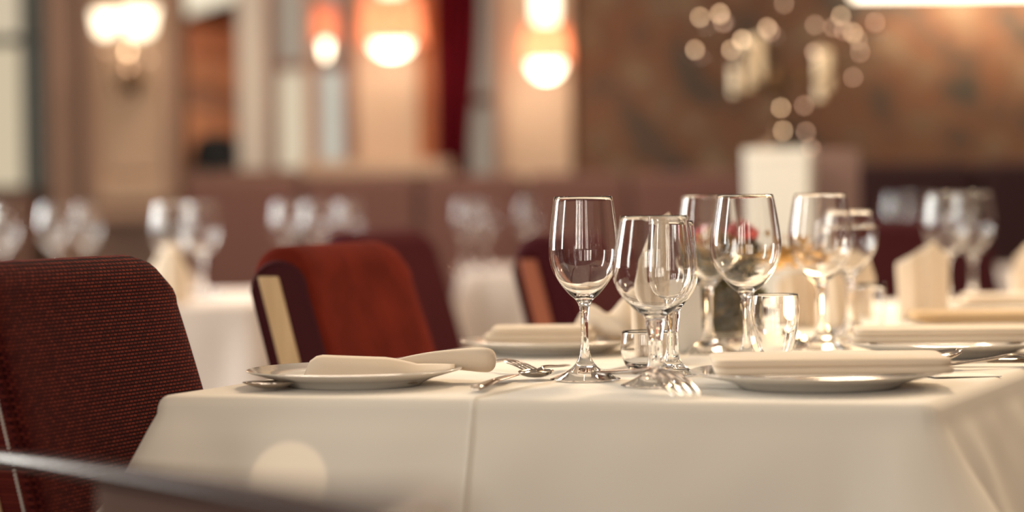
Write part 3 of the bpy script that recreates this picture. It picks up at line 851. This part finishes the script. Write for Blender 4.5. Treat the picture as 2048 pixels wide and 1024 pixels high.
single_glass('tumbler', 'small low round-bottomed tumbler behind the thick-stemmed glass', 'tumbler',
             [(0.014, 0), (0.020, 0.001), (0.027, 0.008), (0.0315, 0.020), (0.0325, 0.034), (0.0305, 0.050)],
             [(0.0292, 0.050), (0.0312, 0.034), (0.0302, 0.021), (0.025, 0.010), (0.012, 0.006), (0, 0.006)], F(1291, 3.0))
p, c = wine(h=0.092, rb=0.030, rr=0.0285, rf=0.024, zb=0.0, zm=0.1, rs=0.004)
single_glass('water_glass', 'clear V-shaped water glass with a thick rim beside the tall rose-filled glass', 'water glass',
             [(0.014, 0), (0.0155, 0.003), (0.0125, 0.007), (0.018, 0.018), (0.024, 0.036), (0.0285, 0.060), (0.0297, 0.080), (0.0285, 0.094)],
             [(0.0268, 0.094), (0.0278, 0.082), (0.0270, 0.061), (0.0225, 0.038), (0.0165, 0.021), (0.009, 0.012), (0, 0.010)], F(1549, 2.99))
single_glass('tumbler', 'blurred straight tumbler in front of the cream standing napkins', 'tumbler',
             [(0.015, 0), (0.017, 0.001), (0.019, 0.03), (0.022, 0.078)], [(0.0208, 0.078), (0.018, 0.031), (0.012, 0.008), (0, 0.007)], F(1741, 3.72), 32)

# ================================================================== PLATES
def plate_prof(R):
    o = [(0, 0.003), (R * 0.56, 0.003), (R * 0.57, 0.0), (R * 0.62, 0.0), (R * 0.64, 0.003), (R * 0.74, 0.0085), (R * 0.99, 0.0175), (R, 0.019), (R * 0.985, 0.020), (R * 0.745, 0.0125), (R * 0.66, 0.0075), (R * 0.60, 0.0065), (0, 0.0065)]
    return o


def plate(label, loc, R, n=72, under=None):
    t = thing('plate', label, 'plate', loc, 0, 'porcelain plates on the long table')
    P_ = plate_prof(R)
    obj('well', MB().lathe(P_[:6] + P_[9:], n), 'porcelain', t, angle=0.9)
    obj('rim', MB().lathe(P_[5:10] + [P_[5]], n), 'porcelain', t, angle=0.9)
    return t


P1 = F(705, 2.835); plate('white glossy plate at the front corner beside the woven chair, bearing a curled napkin', P1, 0.127)
P2 = F(1100, 3.38); plate('white plate behind the first wine glass, next to the rust-red chair', P2, 0.128)
P3 = F(1635, 2.72); plate('large plate at the front edge beside the fork, buried under a wide napkin', P3, 0.146)
P4 = F(1888, 3.23); plate('plate beside the table edge behind the slanting spoon', P4, 0.140)
P5 = F(1985, 3.68); plate('plate carrying a tan folded napkin near the side edge', P5, 0.128)
P6 = F(2040, 4.22); plate('rearmost plate on the long table, behind the tan napkin', P6, 0.128)

# ------------------------------------------------------------------ napkins
def rslab(L, Wd, H, rc=0.02, n=8, z0=0.0, taper=0.0, puff=0.35):
    """soft rounded slab"""
    ring = []
    for (sx, sy, a0) in ((1, 1, 0), (-1, 1, PI / 2), (-1, -1, PI), (1, -1, 1.5 * PI)):
        for k in range(n + 1):
            a = a0 + PI / 2 * k / n
            ring.append((sx * (L / 2 - rc) + rc * math.cos(a), sy * (Wd / 2 - rc) + rc * math.sin(a)))
    mb = MB(); m_ = len(ring); lv = []
    for t in [i / 8 for i in range(9)]:
        a = -PI / 2 + PI * t
        ins = (1 - math.cos(a)) * H * puff
        z = z0 + H * (0.5 + 0.5 * math.sin(a))
        lv.append([((abs(x) - ins) * (1 if x > 0 else -1), (abs(y) - ins) * (1 if y > 0 else -1), z * (1 - taper * (x / L + 0.5))) for x, y in ring])
    vs = [p for r in lv for p in r]
    fs = [(i * m_ + k, i * m_ + (k + 1) % m_, (i + 1) * m_ + (k + 1) % m_, (i + 1) * m_ + k) for i in range(8) for k in range(m_)]
    fs += [tuple(range(m_ - 1, -1, -1)), tuple(8 * m_ + k for k in range(m_))]
    return mb.add(vs, fs)


def folded_napkin(label, loc, rz, L, Wd, layers, m='napkin', dz=0.008, group='napkins on the long table'):
    t = thing('napkin', label, 'napkin', loc, rz, group)
    z = 0
    for k, (l, w, h, ox, oy) in enumerate(layers):
        s = rslab(l, w, h, 0.015, z0=z)
        s.v = [(a + ox, b + oy, c_) for a, b, c_ in s.v]
        obj('fold', s, m, t, angle=1.3); z += h * 0.97
    return t


# curled napkin on the first plate: an upright flap and a rolled end
nk = thing('napkin', 'ivory napkin curled into an upright flap and a rolled end on the front plate', 'napkin', P1 + Vector((0, 0, 0.0068)), 0, 'napkins on the long table')
rows = []
x0, x1 = -0.058, 0.118
for i in range(25):
    u = i / 24; x = x0 + (x1 - x0) * u
    h = 0.0285 - 0.008 * u - 0.018 * (max(0, u - 0.55) / 0.45) ** 1.2
    e = max(0.0, 1 - u / 0.13); h *= math.sqrt(max(0.03, 1 - e * e)) if e > 0 else 1
    base = 0.001 + (0.0115 * max(0, (u - 0.75) / 0.25))
    r = []
    for k in range(9):
        v = k / 8
        r.append((x, -0.030 - 0.02 * math.sin(u * PI) * 0.5 + 0.028 * v - 0.006 * math.sin(v * PI), base + h * v))
    rows.append(r)
obj('flap', MB().grid(rows), 'napkin', nk, solid=0.0028)
roll = MB(); ctr = cr([(0.050, 0.032, 0.017), (0.085, 0.030, 0.0195), (0.125, 0.026, 0.0198), (0.150, 0.020, 0.0192), (0.166, 0.016, 0.0188)], 6)
rad = []
for i in range(len(ctr)):
    u = i / (len(ctr) - 1)
    rad.append(0.004 + 0.0105 * math.sin(min(1, u * 1.25) * PI / 2) if u < 0.8 else 0.0145 * math.sqrt(max(0.02, 1 - ((u - 0.8) / 0.2) ** 2)))
roll.tube(ctr, rad, 20)
cm = sum((c_ for c_ in ctr), Vector()) / len(ctr)
roll.v = [(x, y * 1.0, z) for x, y, z in roll.v]
obj('rolled_end', roll, 'napkin', nk, angle=1.2)
rows = []
for i in range(13):
    u = i / 12
    rows.append([(-0.05 + 0.13 * u, -0.03 + 0.07 * v / 6, 0.0012 + 0.006 * math.sin(v / 6 * PI) * u) for v in range(7)])
obj('under_fold', MB().grid(rows), 'napkin', nk, solid=0.002)

folded_napkin('flat folded cream napkin on the plate next to the rust-red chair', P2 + Vector((-0.012, 0, 0.010)), math.radians(-4), 0, 0,
              [(0.150, 0.09, 0.009, 0.0, 0, ), (0.155, 0.088, 0.010, -0.003, 0.002), (0.140, 0.085, 0.009, 0.0, 0.0)])
folded_napkin('wide folded cream napkin covering the plate beside the fork', P3 + Vector((0.0, 0.0, 0.0185)), math.radians(-3), 0, 0,
              [(0.262, 0.15, 0.008, 0.012, 0), (0.262, 0.148, 0.009, 0.010, 0.002)])
folded_napkin('long folded cream napkin on the plate behind the slanting spoon', P4 + Vector((0.01, 0, 0.0195)), math.radians(-6), 0, 0,
              [(0.27, 0.12, 0.009, 0, 0), (0.262, 0.118, 0.009, 0.0, 0.0)])
folded_napkin('tan folded napkin with layered edge near the side of the table', P5 + Vector((0.0, 0, 0.0195)), math.radians(-5), 0, 0,
              [(0.26, 0.13, 0.006, 0.02, 0), (0.255, 0.13, 0.010, 0.0, 0.0)], m='tan')
folded_napkin('pale folded napkin on the rearmost plate', P6 + Vector((0.0, 0, 0.0195)), math.radians(-5), 0, 0,
              [(0.24, 0.12, 0.009, 0, 0), (0.22, 0.11, 0.010, 0.01, 0.0)])


def peaked_napkin(label, loc, rz, outline, thick=0.03, group='napkins on the long table', seed=0):
    """two bowed sheets standing back to back; outline = [(x, ztop)] along the width"""
    t = thing('napkin', label, 'napkin', loc, rz, group)
    xs = [o[0] for o in outline]
    for s, nm in ((-1, 'front_leaf'), (1, 'rear_leaf')):
        rows = []
        N = 24
        for i in range(N + 1):
            x = xs[0] + (xs[-1] - xs[0]) * i / N
            for a, b in zip(outline, outline[1:]):
                if a[0] <= x <= b[0] + 1e-9:
                    zt_ = a[1] + (b[1] - a[1]) * (x - a[0]) / (b[0] - a[0] + 1e-9); break
            u = i / N
            if s > 0: zt_ *= 0.93
            y = s * thick * math.sqrt(max(0, math.sin(PI * u))) + 0.004 * math.sin(u * 19 + seed)
            rows.append([(x * (1 - 0.10 * (1 - k / 8)), y * (1 - 0.55 * (k / 8) ** 1.5), zt_ * k / 8) for k in range(9)])
        obj(nm, MB().grid(rows), 'napkin', t, solid=0.002)
    return t


peaked_napkin('tall napkin standing in a slanted peak before the rearmost glasses', F(1850, 4.12), math.radians(4),
              [(-0.050, 0.098), (-0.042, 0.103), (0.0, 0.128), (0.012, 0.134), (0.030, 0.118), (0.034, 0.112), (0.042, 0.112)], 0.028)
peaked_napkin('standing napkin glowing cream behind the tall blurred wine glass', F(1700, 3.92), 0.0,
              [(-0.040, 0.09), (-0.02, 0.118), (0.010, 0.122), (0.030, 0.108), (0.040, 0.08)], 0.026, seed=2)
peaked_napkin('standing napkin cut by the picture edge at the side', F(2056, 4.75), 0.3,
              [(-0.040, 0.05), (-0.02, 0.098), (0.015, 0.128), (0.035, 0.09), (0.045, 0.05)], 0.026, seed=4)
peaked_napkin('standing napkin beside the fairy-lit flowers', F(1592, 3.95), 0.2,
              [(-0.035, 0.075), (-0.02, 0.09), (0.01, 0.095), (0.035, 0.07)], 0.026, seed=5)
q = peaked_napkin('cream napkin standing by the glasses behind the woven chair', F(338, 5.25), 0.1,
              [(-0.045, 0.06), (-0.02, 0.11), (0.005, 0.135), (0.02, 0.12), (0.045, 0.06)], 0.03, group='napkins on the small far tables', seed=7)
peaked_napkin('tall slim pointed napkin standing directly behind the round-bowled glass', F(1302, 3.14), -0.05,
              [(-0.027, 0.090), (-0.018, 0.135), (0.0, 0.172), (0.014, 0.190), (0.024, 0.196), (0.026, 0.190)], 0.012, seed=9)
# soft crumpled napkin behind the first wine glasses
rows = []
for i in range(31):
    u = i / 30; r = []
    for k in range(13):
        v = k / 12
        x = -0.050 + 0.115 * u
        hh = 0.054 * (math.sin(PI * min(1, u * 0.9 + 0.06)) ** 0.6) * (0.82 + 0.18 * math.sin(u * 11 + 0.5))
        z = 0.002 + hh * math.sin(PI * v) ** 0.75 + 0.004 * math.sin(u * 17 + v * 9) * math.sin(PI * v)
        y = -0.05 + 0.10 * v + 0.012 * math.sin(u * 9 + v * 4)
        r.append((x + 0.006 * math.sin(v * 8 + u * 4), y, z))
    rows.append(r)
o = obj('napkin', MB().grid(rows), 'napkin', solid=0.002); o.location = F(1228, 3.42) + Vector((0.0, 0, 0.020))
tag(o, 'soft crumpled white napkin heaped behind the first two wine glasses', 'napkin', 'napkins on the long table')

# ------------------------------------------------------------------ menu card
mc = thing('menu_card', 'blank white tent card standing left of the flower vase', 'card', F(1366, 3.36), math.radians(6))
for s, nm in ((-1, 'front_leaf'), (1, 'rear_leaf')):
    mb = MB().add([(-0.024, s * 0.016, 0), (0.024, s * 0.016, 0), (0.024, 0, 0.094), (-0.024, 0, 0.094)], [(0, 1, 2, 3)])
    obj(nm, mb, 'card', mc, smooth=False, solid=0.0006)

# ================================================================== CUTLERY
def bar(stations):
    """stations (x, y, z, width, thick) along local X"""
    mb = MB(); vs = []; n = 10
    for (x, y, z, w, t) in stations:
        for k in range(n):
            a = 2 * PI * k / n
            vs.append((x, y + w / 2 * math.cos(a), z + t / 2 * math.sin(a)))
    fs = []
    for i in range(len(stations) - 1):
        for k in range(n): fs.append((i * n + k, i * n + (k + 1) % n, (i + 1) * n + (k + 1) % n, (i + 1) * n + k))
    fs += [tuple(range(n - 1, -1, -1)), tuple((len(stations) - 1) * n + k for k in range(n))]
    return mb.add(vs, fs)


def sm(st, k=4):
    # smooth stations by Catmull-Rom on 5-tuples
    out = []
    for i in range(len(st) - 1):
        a = st[max(i - 1, 0)]; b = st[i]; c_ = st[i + 1]; d = st[min(i + 2, len(st) - 1)]
        for j in range(k):
            t = j / k
            out.append(tuple(0.5 * (2 * b[q] + (c_[q] - a[q]) * t + (2 * a[q] - 5 * b[q] + 4 * c_[q] - d[q]) * t * t + (3 * b[q] - a[q] - 3 * c_[q] + d[q]) * t ** 3) for q in range(5)))
    out.append(st[-1]); return out


def fork(label, loc, rz, tilt=0.0, s=1.0, sz=None):
    t = thing('fork', label, 'fork', loc, rz, 'cutlery on the long table'); t.rotation_euler = (0, tilt, rz); t.scale = (s, s, sz or s)
    obj('handle', bar(sm([(-0.19, 0, 0.004, 0.004, 0.002), (-0.185, 0, 0.0045, 0.016, 0.003), (-0.15, 0, 0.006, 0.014, 0.0032), (-0.09, 0, 0.010, 0.007, 0.004), (-0.065, 0, 0.013, 0.006, 0.004), (-0.052, 0, 0.014, 0.012, 0.003), (-0.040, 0, 0.0125, 0.0235, 0.0022), (-0.034, 0, 0.0115, 0.025, 0.002)])), 'steel', t)
    for k in range(4):
        y = -0.0096 + 0.0064 * k
        obj('tine', bar(sm([(-0.037, y, 0.012, 0.0052, 0.002), (-0.022, y, 0.0098, 0.0048, 0.002), (-0.008, y, 0.0066, 0.0044, 0.0018), (0.004, y, 0.0030, 0.0030, 0.0016), (0.011, y, 0.0014, 0.0014, 0.0010)])), 'steel', t)
    return t


def spoon(label, loc, rz, tilt=0.0, flip=1):
    t = thing('spoon', label, 'spoon', loc, rz, 'cutlery on the long table'); t.rotation_euler = (0, tilt, rz)
    obj('handle', bar(sm([(-0.19, 0, 0.004, 0.004, 0.002), (-0.185, 0, 0.0045, 0.016, 0.003), (-0.15, 0, 0.006, 0.014, 0.0032), (-0.09, 0, 0.010, 0.007, 0.004), (-0.055, 0, 0.011, 0.006, 0.004), (-0.046, 0, 0.009, 0.010, 0.002)])), 'steel', t)
    rows = []
    for i in range(13):
        u = -1 + 2 * i / 12
        w = 0.0205 * math.sqrt(max(0.0, 1 - u * u)) * (1 + 0.12 * u * -1)
        rows.append([(-0.02 + 0.031 * u, w * math.sin(v / 8 * PI - PI / 2), 0.0095 - 0.0075 * (1 - u * u) * math.cos((v / 8 - 0.5) * PI) * flip) for v in range(9)])
    obj('bowl', MB().grid(rows), 'steel', t, solid=0.0012)
    return t


def knife(label, loc, rz, tilt=0.0, roll=0.0):
    t = thing('knife', label, 'knife', loc, rz, 'cutlery on the long table'); t.rotation_euler = (roll, tilt, rz)
    obj('handle', bar(sm([(-0.21, 0, 0.004, 0.006, 0.003), (-0.205, 0, 0.0045, 0.017, 0.006), (-0.16, 0, 0.005, 0.015, 0.006), (-0.12, 0, 0.005, 0.011, 0.006), (-0.112, 0, 0.005, 0.012, 0.005)])), 'steel', t)
    obj('blade', bar(sm([(-0.113, 0, 0.005, 0.012, 0.003), (-0.10, 0.001, 0.0048, 0.018, 0.002), (-0.05, 0.001, 0.0045, 0.020, 0.0016), (-0.015, 0, 0.0042, 0.017, 0.0014), (-0.002, -0.004, 0.004, 0.006, 0.001)])), 'steel', t)
    return t


# direction helper: from pixel a to pixel b on the table top
def tdir(a, b):
    p_ = G(*a); q_ = G(*b); return math.atan2(q_.y - p_.y, q_.x - p_.x), p_, q_


# fork with its tines towards the viewer
rz, pa, pb = tdir((1320, 756), (1364, 794))
fork('steel fork lying at the table edge, its four tines towards the viewer', pb + Vector((0, 0, 0.001)), rz + 0.25, 0.0, 1.6, 1.7)
rz, pa, pb = tdir((952, 786), (1062, 745))
knife('steel knife at the crease whose handle end points to the viewer', pa + Vector((math.cos(rz), math.sin(rz), 0)) * 0.212 + Vector((0, 0, 0.001)), rz, 0)
rz, pa, pb = tdir((1128, 736), (1050, 762))
spoon('steel spoon beside the foot of the first wine glass, bowl towards the viewer', pb + Vector((0.008, 0.0, 0.001)), rz, 0)
rz, pa, pb = tdir((975, 741), (1062, 749))
fork('dark-looking fork behind the rolled napkin end', pb + Vector((0, 0, 0.0012)), rz - 0.0)
sp1 = spoon('small spoon peeping out under the front plate rim beside the woven chair', F(500, 2.76) + Vector((0.0, 0, 0.001)), math.radians(188), 0.0)
rz, pa, pb = tdir((1800, 741), (1912, 712))
spoon('slanting spoon raised on the napkin corner near the side edge', F(1905, 2.99) + Vector((0, 0, 0.012)), math.radians(42), math.radians(-7))
knife('knife lying along the side plate, partly under the long napkin', F(1790, 3.03) + Vector((0, 0, 0.001)), math.radians(172))
fork('fork at the picture edge beside the long folded napkin', F(2046, 3.02) + Vector((0.03, 0, 0.001)), math.radians(28))
# loose napkin corner and card at the side edge
mb = MB(); rows = []
for i in range(9):
    u = i / 8
    rows.append([(-0.035 + 0.07 * u, -0.03 + 0.06 * v / 6, 0.001 + 0.016 * (1 - abs(2 * u - 1)) * (0.6 + 0.4 * math.sin(v))) for v in range(7)])
o = obj('napkin', MB().grid(rows), 'napkin', solid=0.0015); o.location = F(1785, 2.93)
tag(o, 'loose pointed napkin corner lying beside the slanting spoon', 'napkin', 'napkins on the long table')
cdp = MB().box((0, 0, 0.0), (0.085, 0.055, 0.0012), Matrix.Rotation(0.02, 3, 'Y'))
o = obj('place_card', cdp, 'card', smooth=False, bevel=0.0004); o.location = F(1915, 2.86, 0.7515); o.rotation_euler = (0, 0, 0.25)
tag(o, 'flat blank white card beside the slanting spoon at the table edge', 'card')

# ================================================================== FLOWERS
YV = 3.56
vb = F(1450, YV)
fv = thing('flower_vase', 'glass vase of green and gold sprays with pink-red roses and tiny lights', 'vase', vb)
a, b = smooth_prof([(0.038, 0), (0.042, 0.002), (0.0425, 0.03), (0.0435, 0.075), (0.046, 0.085)], [(0.0445, 0.085), (0.042, 0.075), (0.041, 0.03), (0.030, 0.008), (0, 0.007)], 3)
obj('glass_body', MB().lathe(a + b, 32), 'glass', fv, angle=3.0)
rnd = random.Random(3)


def leafmesh(mb, p, d, L, w):
    d = d.normalized(); s = d.cross(Vector((rnd.uniform(-1, 1), rnd.uniform(-1, 1), rnd.uniform(-1, 1)))).normalized(); nn = d.cross(s)
    pts = [p, p + d * L * .35 + s * w, p + d * L * .7 + s * w * .7 + nn * w * .3, p + d * L, p + d * L * .7 - s * w * .7 + nn * w * .3, p + d * L * .35 - s * w, p + d * L * .5 - nn * w * .35]
    mb.add(pts, [(0, 6, 1), (1, 6, 2), (2, 6, 3), (3, 6, 4), (4, 6, 5), (5, 6, 0)])


def lv(px, py, Y):
    p = D(px, py, Y); return p - vb


mb = MB(); stems = MB()
for i in range(130):
    tx = rnd.uniform(1390, 1524); ty = rnd.uniform(478, 590)
    tip = lv(tx, ty, YV + rnd.uniform(-0.05, 0.05)); base = Vector((rnd.uniform(-.028, .028), rnd.uniform(-.028, .028), 0.012))
    mid = base.lerp(tip, 0.5); mid.x = mid.x * 0.8
    path = cr([base, mid, tip], 5)
    stems.tube(path, 0.0011, 5)
    for k in range(22):
        q = path[rnd.randint(1, len(path) - 1)]
        inside = q.z < 0.10
        L_ = rnd.uniform(0.013, 0.027) * (0.65 if inside else 1)
        leafmesh(mb, q, Vector((rnd.uniform(-1, 1), rnd.uniform(-1, 1), rnd.uniform(-.3, 1))), L_, L_ * 0.28)
o = obj('stems', stems, 'leaf', fv); o['kind'] = 'stuff'
o = obj('foliage', mb, 'leaf', fv, smooth=False); o['kind'] = 'stuff'
mb = MB()
for i in range(1200):
    if i % 2: q = lv(rnd.gauss(1580, 38), rnd.gauss(540, 24), YV + rnd.uniform(-0.04, 0.08))
    else: q = lv(rnd.uniform(1402, 1500), rnd.uniform(470, 640), YV - 0.035 + rnd.uniform(-0.02, 0.03))
    if q.z < 0.11: q = Vector((max(-.030, min(.030, q.x)), max(-.028, min(.020, q.y)), max(q.z, 0.015)))
    L_ = rnd.uniform(0.008, 0.020) * (1 if q.z > .11 else .5)
    leafmesh(mb, q, Vector((rnd.uniform(-1, 1), rnd.uniform(-1, 1), rnd.uniform(-.2, 1))), L_, L_ * 0.3)
o = obj('gold_sprays', mb, 'goldleaf', fv, smooth=False); o['kind'] = 'stuff'
gs = MB()
for px, py in ((1540, 520), (1560, 545), (1590, 525), (1610, 535), (1630, 515), (1575, 500)):
    gs.tube(cr([(0, 0, 0.02), (0.01, 0.0, 0.10), lv(px, py, YV + 0.02)], 5), 0.001, 5)
obj('gold_stems', gs, 'goldleaf', fv)


def rose(px, py, Y, r):
    c_ = lv(px, py, Y); mb = MB()
    for L_ in range(4):
        n_ = 3 + L_; rr_ = r * (0.25 + 0.22 * L_)
        for k in range(n_):
            a0 = 2 * PI * k / n_ + L_ * 0.7
            rows = []
            for i in range(7):
                u = i / 6
                row = []
                for j in range(7):
                    v = j / 6 - 0.5
                    an = a0 + v * 2 * PI / n_ * 1.35
                    rad_ = rr_ * (0.35 + 0.75 * math.sin(u * PI * 0.62)) + 0.15 * r * u * u * (L_ / 3)
                    row.append((c_.x + rad_ * math.cos(an), c_.y + rad_ * math.sin(an), c_.z - r * 0.7 + r * (1.45 - 0.16 * L_) * u * (1 - 0.3 * (2 * v) ** 2)))
                rows.append(row)
            mb.grid(rows)
    mb.ball(c_, r * 0.45, 8)
    obj('rose', mb, 'rose', fv, solid=0.0006)
    obj('rose_stem', MB().tube(cr([(0, 0, 0.012), (c_.x * 0.5, c_.y * .5, c_.z * 0.55), (c_.x, c_.y, c_.z - r * 0.6)], 5), 0.0016, 6), 'leaf', fv)


rose(1482, 466, YV - 0.02, 0.027); rose(1412, 472, YV + 0.0, 0.023); rose(1448, 500, YV - 0.01, 0.018)
for px, py in ((1425, 572), (1410, 545), (1446, 555), (1474, 560), (1437, 690), (1466, 600), (1520, 575), (1540, 572), (1605, 560), (1424, 640), (1478, 520)):
    q = lv(px, py, YV - 0.045)
    if q.z < 0.11: q = Vector((max(-.026, min(.026, q.x)), -0.014, max(q.z, 0.016)))
    obj('fairy_light', MB().ball(q, 0.0019, 5), 'fairy', fv)
# tiny candle lights on the table around the vase
for i, (px, Y) in enumerate(((1606, 3.42), (1650, 3.66), (1733, 3.62), (1592, 3.5))):
    p_ = F(px, Y)
    t = thing('tea_light', ['tea light glowing beside the V-shaped water glass', 'tea light at the foot of the blurred tall wine glass', 'tea light near the straight tumbler', 'tea light close behind the V-shaped water glass'][i], 'candle', p_, 0, 'tea lights on the long table')
    obj('holder', MB().lathe([(0, 0), (0.013, 0), (0.014, 0.001), (0.015, 0.012), (0.0142, 0.012), (0.013, 0.003), (0, 0.003)], 20), 'glass', t, angle=3.0)
    obj('wax', MB().lathe([(0, 0.0034), (0.0122, 0.0034), (0.0122, 0.008), (0, 0.008)], 20), 'candle', t)
    obj('flame', MB().ball((0, 0, 0.0125), 0.0024, 6, (1, 1, 1.8)), 'fairy', t)
point('candle_glow', F(1610, 3.5) + Vector((0, 0, 0.06)), 0.45, (1.0, 0.68, 0.36), 0.02)
